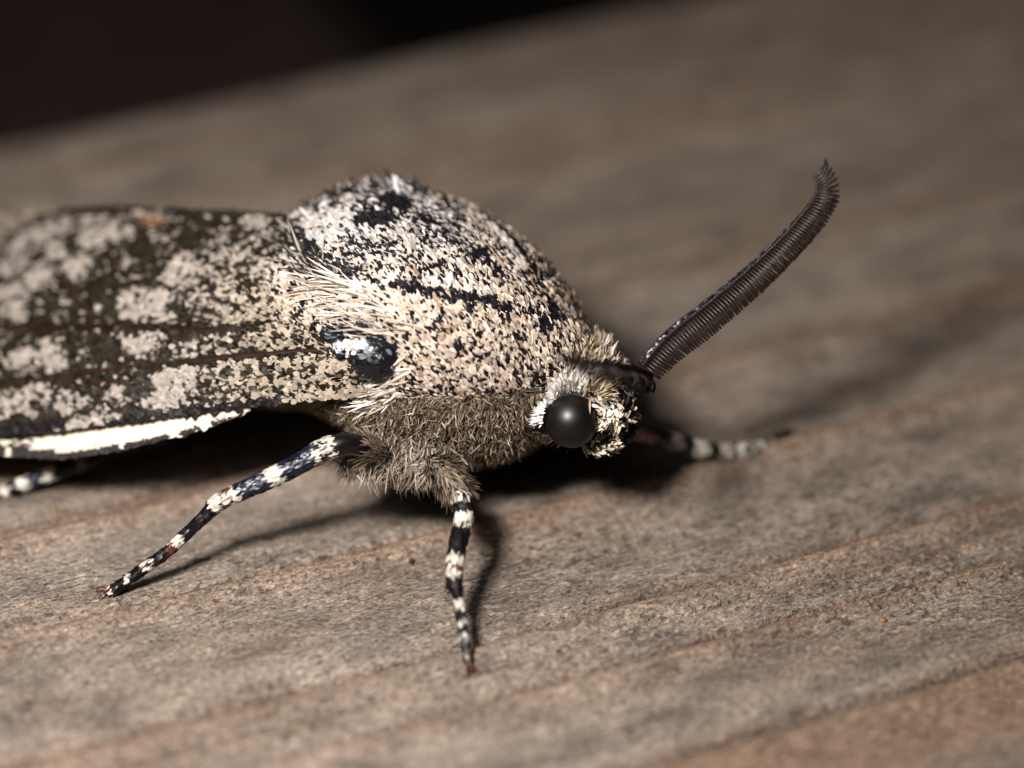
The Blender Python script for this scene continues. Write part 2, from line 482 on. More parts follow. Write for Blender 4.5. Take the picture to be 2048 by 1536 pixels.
# ---- brown fur on the flank below the wing, belly and collar
bl_ = to_loc(BV[BF].mean(1))
lowF = BF[(bl_[2] < .56) & (bl_[0] < .02) & (bl_[0] > -1.2)]
SP, SN = sample_mesh(BV, lowF, BN, 70000)
ls, ll, lz = to_loc(SP)
mx, my, md = proj(np.where((ll > 0)[:, None], mirror(SP), SP))
side_edge = np.interp(mx, [450, 640, 800, 900, 1000, 1080, 1120], [800, 800, 792, 795, 790, 770, 755])
eye_gap = np.minimum(np.linalg.norm(SP - LW(.002, -.11, .437), axis=1), np.linalg.norm(SP - LW(.002, .11, .437), axis=1))
fl = (ls < .0) & (ls > -1.15) & (my >= side_edge - 8) & ((eye_gap > .15) | (lz < .38))
p, n_ = SP[fl], SN[fl]; x, y = mx[fl], my[fl]; k = len(p)
nz = fbm(p * 8, 3, 41)
tone = (.35 + .75 * rng.random((k, 1))) * (.65 + .7 * nz[:, None])
c0 = np.array([.30, .225, .155]) * tone
pale = sstep(900, 975, y)[:, None] * .6
c0 = c0 * (1 - pale) + np.array([.50, .44, .37]) * tone * pale
dk = rng.random(k) < .35; c0[dk] *= .22
lt = rng.random(k) < .12; c0[lt] = np.array([.55, .46, .36]) * (.7 + .4 * rng.random((lt.sum(), 1)))
dirn = -EF * .35 - EZ * .55 + rng.normal(0, .65, (k, 3)) + EF * sstep(850, 1050, x)[:, None] * .3
scales('flank_fur', p + n_ * .002, n_, dirn, .042 * (.5 + .9 * rng.random(k)), .0044 * (.7 + .6 * rng.random(k)), np.radians(36) + rng.normal(0, .22, k), .25, c0, M_HAIR, BODY, LEAF, twist=.9, bend=.25)

# ---- abdomen coat
SP, SN = sample_mesh(BV, BF[bl_[0] < -.98], BN, 16000)
ls, ll, lz = to_loc(SP)
ab = ls < -1.0
p, n_ = SP[ab], SN[ab]; k = len(p)
c0 = np.where(rng.random((k, 1)) < .35, np.array([.03, .025, .02]), np.array([.38, .32, .25])) * (.6 + .7 * rng.random((k, 1)))
scales('abdomen_scales', p, n_, -EF + rng.normal(0, .2, (k, 3)), .07, .02, np.radians(14), .1, c0, M_SCALE, BODY, SPAT, twist=.2)

# ---- tufts: hair planted along strips of the surface
def tuft(name, pl, width, count, tdir, L, W, lift, cols, mt=M_HAIR, parent=BODY, prof=HAIR, spread=.25, bend=.15, twist=.8):
    pl = np.array(pl, float)
    t = rng.random(count) * (len(pl) - 1); i = np.minimum(t.astype(int), len(pl) - 2); f = (t - i)[:, None]
    q = pl[i] * (1 - f) + pl[i + 1] * f + rng.normal(0, width, (count, 2))
    pos, nor = zip(*[surf(*a) for a in q])
    pos = np.array(pos) + rng.normal(0, .004, (count, 3)); nor = np.array(nor)
    d = np.asarray(tdir, float) + rng.normal(0, spread, (count, 3))
    cl = np.array(cols)[rng.integers(0, len(cols), count)] * (.7 + .5 * rng.random((count, 1)))
    return scales(name, pos, nor, d, L * (.6 + .8 * rng.random(count)), W * (.6 + .8 * rng.random(count)), lift + rng.normal(0, .15, count), .12, cl, mt, parent, prof, twist=twist, bend=bend)
imgd = lambda dx, dy: RGT * dx - UPV * dy            # a direction seen in the photograph
CRM = (.82, .72, .58); WHT = (.92, .90, .86); TAN = (.45, .34, .23); DRK = (.02, .016, .014)
tuft('shoulder_tuft', [(660, 560), (730, 600), (800, 640), (800, 680)], 18, 460, imgd(-1, -.25), .13, .007, .12, [(.76, .68, .58), (.84, .79, .73), (.7, .6, .5), (.45, .37, .3)], spread=.2)
tuft('shoulder_fringe', [(585, 470), (600, 520), (640, 560), (690, 585)], 12, 380, imgd(-.6, -.5), .11, .009, .18, [DRK, DRK, DRK, (.4, .36, .32)], spread=.15)
tuft('wing_base_fringe', [(800, 700), (812, 745), (790, 790), (740, 800)], 9, 480, imgd(-1, .45), .085, .008, .16, [CRM, WHT, CRM], spread=.2)
kb = 2600
tb = rng.random(kb)
pbx = np.interp(tb, [0, .3, .6, 1], [715, 775, 830, 880]) + rng.normal(0, 14, kb)
pby = np.interp(tb, [0, .3, .6, 1], [905, 935, 948, 945]) - 22 * rng.random(kb) + rng.normal(0, 6, kb)
pbx[:1100] = 790 + 105 * rng.uniform(-1, 1, 1100); pby[:1100] = 905 + 44 * rng.uniform(-1, 1, 1100)
posb = np.array([P(a_, b_, c_) for a_, b_, c_ in zip(pbx, pby, .03 + .05 * rng.random(kb))])
colb = np.array([(.44, .37, .30), (.50, .43, .36), (.30, .235, .175), (.12, .09, .07)])[rng.integers(0, 4, kb)] * (.6 + .5 * rng.random((kb, 1)))
scales('belly_tuft', posb, nrm(CAM - posb) + rng.normal(0, .3, (kb, 3)), imgd(-.25, 1) + rng.normal(0, .45, (kb, 3)), .048 * (.5 + .9 * rng.random(kb)), .0048, .2 + rng.normal(0, .2, kb), .1, colb, M_HAIR, BODY, HAIR, twist=.9, bend=.4)
V_, F_ = sphere(P(800, 900, .15), (.15, .09, .06), 20, 30)
link('coxa', mesh_np('coxa', V_, F_), M_SKIN, BODY, smooth=True)
tuft('crest_tuft', [(600, 440), (650, 402), (720, 385), (800, 375), (850, 395)], 8, 600, imgd(-.5, -.7), .055, .012, .6, [DRK, DRK, (.55, .53, .52)], prof=SPAT, spread=.3)

# ------------------------------------------------------------------ head
eyeC = LW(.0, -.098, .437)
for sgn in (-1, 1):
    c = LW(.002, .112 * sgn, .437)
    V, F = sphere(c, (.083, .083, .083))
    e = link('eye', mesh_np('eye', V, F), M_EYE, MOTH, smooth=True)
# more samples on the head itself
mk = BV[BF].mean(1); hm = to_loc(mk)[0] > -.13
HP, HN = sample_mesh(BV, BF[hm], BN, 9000)
hl = to_loc(HP)
deye = np.minimum(np.linalg.norm(HP - LW(.002, -.10, .437), axis=1), np.linalg.norm(HP - LW(.002, .10, .437), axis=1))
ok = (deye > .088) & (to_loc(HP)[0] > -.07)
HP, HN, deye = HP[ok], HN[ok], deye[ok]; hs_, hl_, hz_ = to_loc(HP); k = len(HP)
nz = fbm(HP * 22, 2, 77)
ring = (deye < .125) & (hs_ < .03) & (hz_ > .40)
front = hs_ > .07
c0 = np.where((rng.random(k) < .74)[:, None], np.array([.012, .010, .010]), np.array([.44, .36, .27])) * (.5 + .7 * rng.random((k, 1)))
top = (hz_ > .50) & (hs_ > -.03)
mid = (hs_ < -.03)
c0[top] = np.where((rng.random(top.sum()) < .2)[:, None], np.array([.03, .022, .018]), np.array([.55, .43, .30])) * (.6 + .7 * rng.random((top.sum(), 1)))
patch = front & (hz_ > .425) & (hz_ < .462) & (nz > .42)
c0[patch] = np.array([.86, .78, .62])
low = hz_ < .36
c0[low] = np.where((rng.random(low.sum()) < .5)[:, None], np.array([.015, .012, .010]), np.array([.40, .33, .25]))
c0[ring] = np.array([.93, .90, .86]) * (.85 + .15 * rng.random((ring.sum(), 1)))
dirn = -EF * .6 + rng.normal(0, .45, (k, 3)) + np.where(top[:, None], EZ * .9 + EF * .9, 0) + np.where(low[:, None], -EZ + EF * .5, 0)
eyeside = np.where((hl_ > 0)[:, None], LW(.002, .112, .437), LW(.002, -.112, .437))
dirn[ring] = (nrm(HP - eyeside) + rng.normal(0, .15, (k, 3)))[ring]
scales('head_scales', HP, HN, dirn, np.where(top, .075, .036) * (.6 + .7 * rng.random(k)), np.where(top, .007, .0115), np.where(top, .85, .35) + rng.normal(0, .2, k), .15, c0, M_SCALE, BODY, LEAF, twist=.6, bend=.15)
# white fur crescent behind and above the eye
a = np.radians(rng.uniform(62, 186, 1300))
er = .083
eo = nrm(CAM - eyeC); e1 = RGT - eo * (RGT @ eo); e1 = nrm(e1); e2 = np.cross(eo, e1); e2 = e2 * np.sign(e2 @ UPV)
rad = e1 * np.cos(a)[:, None] + e2 * np.sin(a)[:, None]
q = LW(.002, -.112, .437) + rad * (er * rng.uniform(1.03, 1.28, (1300, 1))) + eo * rng.normal(.018, .012, (1300, 1))
scales('eye_fringe', q, nrm(eo + rad * .4), rad + rng.normal(0, .3, (1300, 3)), .036 * (.6 + .8 * rng.random(1300)) * np.interp(np.degrees(a), [70, 150, 190], [1, .9, .45]), .007, .1 + rng.normal(0, .15, 1300), .1,
       np.array([.93, .89, .84]) * (.8 + .2 * rng.random((1300, 1))), M_HAIR, BODY, HAIR, twist=.6, bend=.15)
# crown tuft
tuft('crown_tuft', [(1195, 712), (1230, 705), (1262, 722), (1275, 745)], 9, 700, imgd(.35, -1) , .065, .008, .75, [TAN, CRM, (.55, .45, .33), DRK], spread=.35)
tuft('face_tuft', [(1212, 812), (1236, 815)], 6, 60, imgd(-.2, .3), .04, .016, .35, [CRM, WHT, CRM], prof=SPAT, spread=.4)
# palps
for sgn in (-1, 1):
    C = smooth_path([LW(.02, .05 * sgn, .36), LW(.045, .06 * sgn, .342), LW(.08, .055 * sgn, .34), LW(.11, .05 * sgn, .355)], 14)
    V, F, R = tube(C, np.interp(np.linspace(0, 1, 14), [0, .3, .8, 1], [.018, .024, .02, .006]), 10)
    pp = link('palp', mesh_np('palp', V, F), M_SKIN, MOTH, smooth=True)
    i = rng.integers(0, len(V), 420)
    Td = np.repeat(nrm(np.gradient(C, axis=0)), 10, axis=0)[i]
    cc = np.where((rng.random(420) < .35)[:, None], np.array([.02, .016, .014]), np.array([.85, .76, .62])) * (.7 + .4 * rng.random((420, 1)))
    scales('palp_scales', V[i] + rng.normal(0, .003, (420, 3)), R[i], Td + rng.normal(0, .25, (420, 3)), .036, .010, .3, .1, cc, M_SCALE, pp, LEAF, twist=.5)

# ------------------------------------------------------------------ antennae
def antenna(pts, halfw, sidev, nr=78, second=None, thick=1.0, jit=.012):
    C = smooth_path(pts, 900)
    t = np.linspace(0, 1, 900)
    HWd = np.interp(t, np.linspace(0, 1, len(halfw)), halfw) * PX
    T = nrm(np.gradient(C, axis=0))
    sd = np.asarray(sidev, float)
    Sd = nrm(sd - T * (T @ sd)[:, None])
    Up = nrm(np.cross(T, Sd))
    if second is not None:
        Up = Up * np.sign(Up @ second)[:, None]
    else:
        Up = Up * np.sign(np.sum(Up * (CAM - C), 1))[:, None]
    shaftC = C - Sd * (HWd * .72)[:, None]
    lump = 1 + .16 * np.sin(t * nr * 2 * np.pi)
    V, F, R = tube(shaftC, np.interp(t, [0, .15, .8, 1], [.017, .0155, .009, .003]) * lump, 10)
    A = link('antenna', mesh_np('antenna', V, F), M_ANT, MOTH, smooth=True)
    b = Bag()
    for kq in range(nr):
        f = (kq + .5) / nr; i = int(f * 899)
        Lr = HWd[i] * 1.72 * (1 + .012 * rng.normal())
        for sg in (1, -1):
            uu = np.linspace(0, 1, 6)
            droop = T[i] * (Lr * (.10 + .6 * max(0, (f - .78) / .22)**2))
            sj = nrm(Sd[i] + rng.normal(0, jit, 3))
            Cc = shaftC[i] + sj * (Lr * uu)[:, None] + Up[i] * (sg * Lr * .30 * np.sin(uu * 2.9))[:, None] + droop * (uu**2)[:, None]
            v, ff, _ = tube(Cc, thick * np.array([.0040, .0042, .0042, .0042, .0042, .0034]) * (1 if f < .9 else .8), 6)
            b.add(v, ff)
    link('antenna_rami', b.mesh('rami'), M_RAMI, A, stuff=True, smooth=True)
    n = 520                                                   # bluish scales on the shaft's upper edge, highlights put into their colour
    i = rng.integers(0, int(900 * .75), n)
    dd = -Sd[i] + Up[i] * rng.normal(.3, .7, (n, 1)); dd = nrm(dd)
    pos = shaftC[i] + dd * (np.interp(t, [0, .15, .8, 1], [.017, .0155, .009, .003])[i] + .001)[:, None]
    keep = rng.random(n) < np.interp(t[i], [0, .3, .75], [1, .5, .1])
    cc = np.array([.07, .08, .10]) * (.15 + 1.4 * rng.random((n, 1))**3)
    scales('antenna_glint_scales', pos[keep], dd[keep], T[i][keep] + rng.normal(0, .1, (keep.sum(), 3)), .013, .007, .12, .1, cc[keep], M_LEGSC, A, SPAT, twist=.3)
    return A
antenna([P(1298, 744, .03), P(1350, 690, .035), P(1420, 634, .04), P(1500, 566, .06), P(1572, 497, .09), P(1622, 440, .12), P(1644, 408, .13), P(1652, 385, .14), P(1650, 365, .145), P(1641, 345, .15)],
        [24, 30, 32, 31, 30, 29, 28, 28, 27, 22], imgd(.75, .65))
antenna([P(1298, 768, -.02), P(1276, 762, -.18), P(1244, 753, -.38), P(1204, 742, -.58), P(1162, 730, -.78), P(1128, 720, -.92), P(1106, 704, -1.0)],
        [20, 25, 25, 22, 17, 12, 6], imgd(.2, 1.0), nr=64, second=np.array([-1, -.3, 0]), thick=.7, jit=.22)

# ------------------------------------------------------------------ legs
NAVY = (.011, .014, .036); BLK = (.008, .006, .007); LWH = (.74, .69, .61); RED = (.09, .02, .012); FUR = (.30, .24, .18); SPK = 'speck'
def leg(pts, radii, bands, dens=1.0, claw=None, hairy=0.0, start=0.0):
    """bands: (px distance from the first point, colour)"""
    pts = np.array(pts); radii = np.array(radii)
    C = smooth_path(np.c_[pts, radii], 120); R = np.abs(C[:, 3]) * PX * .79; C = C[:, :3]
    arc = np.r_[0, np.cumsum(np.linalg.norm(np.diff(C, axis=0), axis=1))] / PX
    V, F, Rg = tube(C, R, 14)
    lg = link('leg', mesh_np('leg', V, F), M_LEG, MOTH, smooth=True)
    Nn = Rg
    T = np.repeat(nrm(np.gradient(C, axis=0)), 14, axis=0)
    A = np.repeat(arc, 14)
    n = int(2600 * dens)
    Ps, Ns = sample_mesh(V, F, Nn, n)
    j = np.argmin(np.linalg.norm(Ps[:, None] - C[None, ::2], axis=2), axis=1) * 2
    aj = arc[j] + 9 + rng.normal(0, 2.5, n); Tj = np.repeat(T[::14][None], 1, 0)[0][j]
    ends = np.array([b_[0] for b_ in bands]); bi = np.clip(np.searchsorted(ends, aj), 0, len(bands) - 1)
    cc = np.zeros((n, 3)); Ln = np.full(n, .024); lf = np.full(n, .07); Wd = np.full(n, .0105); keep = np.ones(n, bool)
    for q, (e_, c_) in enumerate(bands):
        m_ = bi == q
        if c_ == SPK:
            cc[m_] = np.where((rng.random(m_.sum()) < .38)[:, None], BLK, LWH)
        elif c_ == 'bare':
            keep[m_] = False
        elif c_ == 'fur':
            cc[m_] = np.array(FUR) * (.4 + 1.1 * rng.random((m_.sum(), 1))); Ln[m_] = .05; lf[m_] = .45 + rng.normal(0, .2, m_.sum()); Wd[m_] = .0055
        else:
            cc[m_] = np.array(c_) * (.6 + .6 * rng.random((m_.sum(), 1)))
            if c_ in (NAVY, BLK): keep[m_] = rng.random(m_.sum()) < .8
    cc = np.clip(cc, 0, .9)
    Ln = np.minimum(Ln, np.where(Ln > .03, 1, np.maximum(R[j] * 1.3, .012))) * (.7 + .6 * rng.random(n)); Wd = np.minimum(Wd, R[j] * .6)
    scales('leg_scales', (Ps + Ns * .001)[keep], Ns[keep], Tj[keep] + rng.normal(0, .12, (keep.sum(), 3)), Ln[keep], Wd[keep], (lf + np.abs(rng.normal(0, .06, n)))[keep], .04, cc[keep], M_LEGSC, lg, LEAF, twist=.2)
    end = C[-1]; td = nrm(C[-1] - C[-8]); td = nrm(td * np.array([1, 1, 0]))
    sd = np.cross(td, EZ)
    for sg in (-1, 1):
        Cc = smooth_path([end - td * .006 + EZ * .006, end + td * .016 + sd * sg * .012 + EZ * .014, end + td * .034 + sd * sg * .02 + EZ * .008, end + td * .040 + sd * sg * .021 - EZ * .006], 10)
        v, f, _ = tube(Cc, np.linspace(.0055, .0012, 10), 8)
        link('claw', mesh_np('claw', v, f), M_CLAW, lg, smooth=True)
    return lg
def foot(px, py):
    g = PG(px, py); g[2] = ground_z(g); g = PG(px, py, g[2]); return g + EZ * .012
# middle leg, near side
leg([P(770, 905, .03), P(725, 893, -.02), P(688, 888, -.06), P(640, 905, -.07), P(560, 947, -.07), P(440, 1003, -.07), P(420, 1022, -.065), P(330, 1106, -.04), foot(222, 1190)],
    [20, 26, 30, 26, 23, 19, 14, 13, 12],
    [(60, 'fur'), (128, 'bare'), (168, SPK), (236, NAVY), (268, LWH), (336, NAVY), (352, LWH), (366, RED), (392, LWH), (484, BLK), (508, LWH), (522, RED), (562, BLK), (578, LWH), (618, BLK), (630, LWH), (660, BLK), (665, LWH), (720, BLK)], dens=1.3)
# front leg, near side
leg([P(868, 925, .02), P(893, 950, -.04), P(918, 990, -.08), P(928, 1030, -.11), P(915, 1090, -.17), P(908, 1160, -.22), P(913, 1180, -.235), P(926, 1260, -.30), foot(940, 1345)],
    [26, 27, 25, 22, 20, 18, 12, 12, 10],
    [(105, 'fur'), (125, SPK), (154, BLK), (184, LWH), (250, BLK), (270, LWH), (284, RED), (296, LWH), (352, BLK), (374, LWH), (398, BLK), (408, LWH), (428, BLK), (434, LWH), (456, BLK), (460, LWH), (600, (.05, .02, .015))], dens=1.2)
# front leg, far side
leg([P(1225, 855, .20), P(1275, 862, .30), P(1340, 880, .42), P(1372, 892, .48), P(1440, 902, .555), P(1500, 900, .60), foot(1572, 886) + EZ * .012],
    [26, 22, 22, 21, 19, 18, 15],
    [(130, (.2, .11, .06)), (175, BLK), (215, (.25, .2, .16)), (262, BLK), (300, LWH), (330, BLK), (358, LWH), (375, BLK), (392, LWH), (404, BLK), (416, LWH), (430, BLK), (440, LWH), (462, BLK), (470, LWH), (600, BLK)], dens=.8)
# hind leg, near side
leg([P(330, 872, .50), P(230, 900, .47), P(160, 928, .43), P(95, 950, .42), P(30, 975, .42), P(-30, 1000, .42), foot(-90, 1022)],
    [22, 20, 18, 17, 16, 14, 10],
    [(175, BLK), (195, (.3, .2, .16)), (245, BLK), (270, LWH), (300, NAVY), (320, LWH), (345, BLK), (362, LWH), (385, BLK), (600, BLK)], dens=.8)

# ------------------------------------------------------------------ wings
cos_ = np.array([[-.42, -.33, .53], [-.60, -.43, .50], [-.85, -.525, .445], [-1.2, -.665, .355], [-1.6, -.80, .25], [-2.1, -.92, .165], [-2.6, -.97, .11], [-2.95, -.90, .08]])
inn_ = np.array([[-.62, -.25, .83], [-.80, -.14, .84], [-1.0, -.055, .805], [-1.35, -.04, .72], [-1.85, -.035, .585], [-2.35, -.03, .37], [-2.75, -.10, .26], [-3.0, -.50, .16]])
NU, NV = 90, 46
cu, iu = smooth_path(cos_, NU), smooth_path(inn_, NU)
vv = np.linspace(0, 1, NV)
def wing_pts(u_idx=None):
    L_ = cu[:, None] * (1 - vv[None, :, None]) + iu[:, None] * vv[None, :, None]
    out = np.array([0, -.75, .66])
    uu = np.linspace(0, 1, NU)[:, None]
    bul = (.085 * np.sin(np.pi * vv)[None] * (1 - .3 * uu)) + .010 * np.sin(vv * 34 + uu * 3)[...] * np.sin(np.pi * vv)[None] * (.4 + uu) + .012 * (fbm(np.stack([uu * 6 + 0 * vv, 5 * vv + 0 * uu, 0 * uu + 0 * vv], -1), 2, 4) - .5)
    bul = bul - .030 * np.exp(-((vv[None] - (.43 + .07 * uu)) / .035)**2) - .026 * np.exp(-((vv[None] - (.28 - .07 * uu)) / .03)**2) + .012 * np.exp(-((vv[None] - .14) / .06)**2)
    L_ = L_ + out * bul[..., None]
    return L_
WL = wing_pts()
WNEAR = HC + WL[..., 0:1] * EF + WL[..., 1:2] * EL + WL[..., 2:3] * EZ
def sheet(V2, thick):
    nu, nv = V2.shape[:2]; V = V2.reshape(-1, 3); F = grid_faces(nu, nv); Nn = vert_normals(V, F)
    Vb = V - Nn * thick; m_ = len(V)
    loop = [i * nv + nv - 1 for i in range(nu)] + [(nu - 1) * nv + j for j in range(nv - 2, -1, -1)] + [i * nv for i in range(nu - 2, -1, -1)] + [j for j in range(1, nv - 1)]
    sd = [[loop[i], loop[i] + m_, loop[(i + 1) % len(loop)] + m_, loop[(i + 1) % len(loop)]] for i in range(len(loop))]
    return np.concatenate([V, Vb]), np.concatenate([F, F[:, ::-1] + m_, np.array(sd)]), Nn, F
def wing_mat():
    m, nt, b = mat('wing_membrane'); L = nt.links.new
    tc = N(nt, 'ShaderNodeTexCoord')
    a = N(nt, 'ShaderNodeTexNoise', Scale=7.0, Detail=5.0, Roughness=.6); L(tc.outputs['Object'], a.inputs['Vector'])
    r = N(nt, 'ShaderNodeValToRGB'); cr = r.color_ramp
    cr.elements[0].position = .3; cr.elements[0].color = (.018, .014, .010, 1)
    cr.elements[1].position = .72; cr.elements[1].color = (.060, .050, .034, 1)
    L(a.outputs['Fac'], r.inputs['Fac']); L(r.outputs['Color'], b.inputs['Base Color'])
    b.inputs['Roughness'].default_value = .5; b.inputs['Specular IOR Level'].default_value = .3
    c = N(nt, 'ShaderNodeTexNoise', Scale=120.0, Detail=2.0); L(tc.outputs['Object'], c.inputs['Vector'])
    bp = N(nt, 'ShaderNodeBump', Strength=.6, Distance=.004); L(c.outputs['Fac'], bp.inputs['Height']); L(bp.outputs['Normal'], b.inputs['Normal'])
    return m
M_WING = wing_mat()
wx, wy, wd = proj(WNEAR.reshape(-1, 3))
blobs = [(378, 548, 50, 40, .3), (285, 610, 48, 36, .5), (336, 612, 22, 34, .3), (125, 445, 26, 30, .3), (200, 470, 52, 40, .6), (160, 535, 34, 32, .3), (120, 510, 22, 28, .3),
         (70, 480, 55, 30, .6), (35, 520, 45, 30, .6), (85, 555, 44, 26, .7), (45, 585, 48, 26, .7), (40, 630, 30, 22, .3), (12, 600, 30, 26, 0), (35, 455, 22, 18, 0),
         (60, 720, 36, 30, .5), (110, 715, 40, 38, .6), (70, 800, 50, 34, .3), (20, 820, 30, 40, .2), (150, 805, 34, 30, 0), (240, 795, 26, 22, 0), (215, 860, 26, 12, 0),
         (295, 690, 44, 26, .2), (330, 650, 40, 10, .2), (290, 425, 50, 14, 0), (360, 420, 32, 16, 0), (250, 480, 30, 18, .5), (440, 560, 30, 36, .5), (420, 600, 40, 30, .4),
         (370, 760, 70, 30, .1), (460, 745, 60, 40, .1), (560, 755, 70, 36, .1), (630, 740, 60, 30, .1), (640, 680, 34, 26, .2), (580, 690, 30, 22, .2), (340, 800, 50, 20, .1), (500, 790, 60, 14, .1),
         (480, 640, 60, 22, .3), (420, 690, 60, 20, .3), (540, 660, 50, 22, .3)]
veins = [([(-60, 665), (0, 657), (90, 655), (190, 652), (265, 652), (340, 660), (420, 664), (520, 660)], M_VEIN, .011),
         ([(-60, 800), (0, 783), (130, 752), (250, 735), (345, 728)], M_RVEIN, .008),
         ([(340, 730), (390, 722), (480, 716), (560, 708), (640, 700), (720, 700)], M_VEIN, .012),
         ([(0, 830), (100, 790), (200, 768), (290, 745)], M_VEIN, .006),
         ([(60, 640), (110, 600), (160, 560), (215, 520)], M_VEIN, .004), ([(125, 565), (160, 610), (200, 640)], M_VEIN, .008),
         ([(200, 530), (280, 575), (340, 580), (420, 600)], M_VEIN, .005), ([(240, 490), (320, 505), (400, 512), (470, 520)], M_VEIN, .004),
         ([(60, 430), (140, 410), (220, 420), (290, 446)], M_VEIN, .012)]
def wing_cols(x, y, n, p):
    nz = fbm(p * 26, 3, 51); nz2 = fbm(p * 60, 2, 57); nz3 = fbm(p * 8, 3, 61)
    pale = np.zeros(n)
    for bx_, by_, rx, ry, tilt in blobs:
        dx, dy = x - bx_, y - by_
        c_, s_ = math.cos(tilt), math.sin(tilt)
        q = np.hypot((dx * c_ - dy * s_) / rx, (dx * s_ + dy * c_) / ry) * 1.12 + .9 * (nz - .5)
        pale = np.maximum(pale, sstep(1.05, .8, q))
    t1 = np.abs(((x * .34 + y * .94 + 18 * (nz3 - .5)) / 43.0) % 1 - .5) * 43; t2 = np.abs(((x * .82 - y * .57 + 18 * (nz3 - .5)) / 62.0) % 1 - .5) * 62
    pale = pale * np.where(x < 270, sstep(2.5, 5, t1) * sstep(2.0, 4.5, t2), 1)
    nearb = sstep(330, 560, x + 60 * (nz3 - .5)) * sstep(470, 600, y)
    pep = sstep(.525, .61, vn(p * 62, 91) * .6 + vn(p * 120, 93) * .4)
    fine = sstep(.5, .62, nz * .6 + nz2 * .5 - .03)
    pale = np.maximum(pale * (1 - .85 * sstep(.54, .64, nz2)) * np.where(x > 400, pep, 1), nearb * .85 * pep)
    pale = np.maximum(pale, .5 * fine * sstep(400, 450, x))
    pale = np.maximum(pale, .02 + .07 * (nz > .55))
    for pl, _, r_ in veins[:3]:
        pale = np.where(seg_dist(x, y, pl) < r_ / PX * 1.3, 0, pale)
    edge = np.interp(x, [-400, 0, 100, 300, 480, 640, 720], [900, 872, 862, 846, 822, 798, 792])
    cost = (edge - y) < 17
    pale = np.where(cost, (nz3 > .56) * .8, pale)
    return pale, nz, cost, nearb
def forewing(mir):
    W2 = WNEAR
    if mir:                                              # the far wing is held steeper and closer to the flank
        Wq = WNEAR.reshape(-1, 3); lq = (Wq - HC) @ EL
        W2 = (Wq - (1.45 * lq)[:, None] * EL - EZ * .012).reshape(WNEAR.shape)[:, ::-1]
    V, F, Nn, F1 = sheet(W2, .006)
    if np.sum(Nn[:, 2]) < 0:
        V, F, Nn, F1 = sheet(W2[::-1], .006)
    o = link('forewing', mesh_np('forewing', V, F), M_WING, MOTH, smooth=True)
    n = 26000 if mir else 62000
    m_ = len(V) // 2
    Ps, Ns = sample_mesh(V[:m_], F1, Nn, n)
    q = Ps
    if mir: q = Ps - (((Ps - HC) @ EL) * (1 + 1 / .45))[:, None] * EL
    x, y, _ = proj(q)
    pale, nz, cost, nearb = wing_cols(x, y, n, q)
    isp = rng.random(n) < pale
    cp = (np.array([.43, .365, .29]) * nearb[:, None] + np.array([.42, .375, .335]) * (1 - nearb[:, None])) * (.55 + .6 * rng.random((n, 1)))
    orange = (np.hypot((x - 308) / 26, (y - 446) / 9) < 1) & (not mir)
    dkc = np.array([.024, .019, .013]) * (.25 + 1.3 * rng.random((n, 1)))
    dkc[cost] = np.array([.011, .009, .010])
    c0 = np.where(isp[:, None], cp, dkc); c0[orange & (rng.random(n) < .45)] = (.34, .15, .05)
    keep = isp | (rng.random(n) < .45) | orange | cost
    d = -EF + rng.normal(0, .35, (n, 3))
    scales('wing_scales', (Ps + Ns * .003)[keep], Ns[keep], d[keep], (.020 * (.7 + .6 * rng.random(n)))[keep], (.0135 * (.7 + .6 * rng.random(n)))[keep], (.14 + np.abs(rng.normal(0, .12, n)))[keep], .06, c0[keep], M_SCALE, o, SPAT, twist=.25)
    gv = WNEAR.reshape(-1, 3); gn = vert_normals(gv, grid_faces(NU, NV)); gn = gn * np.sign(gn[:, 2].sum())
    for pl, mt_, r_ in veins:
        pl = smooth_path(np.c_[np.array(pl, float), np.zeros(len(pl))], 40)[:, :2]
        pts = []
        for a_, b_ in pl:
            i = np.argsort(np.hypot(wx - a_, wy - b_))[:4]
            wt = 1 / (np.hypot(wx[i] - a_, wy[i] - b_) + .5)
            pts.append(((gv[i] + gn[i] * .002) * wt[:, None]).sum(0) / wt.sum())
        pts = np.array(pts)
        for _ in range(3): pts[1:-1] = (pts[:-2] + pts[1:-1] * 2 + pts[2:]) / 4
        if mir: pts = pts - (1.45 * ((pts - HC) @ EL))[:, None] * EL - EZ * .012
        v, f, _ = tube(pts, np.interp(np.linspace(0, 1, 40), [0, .1, .8, 1], [.5, 1, .9, .3]) * r_, 8)
        link('vein', mesh_np('vein', v, f), mt_, o, smooth=True)
    return o
forewing(False); forewing(True)

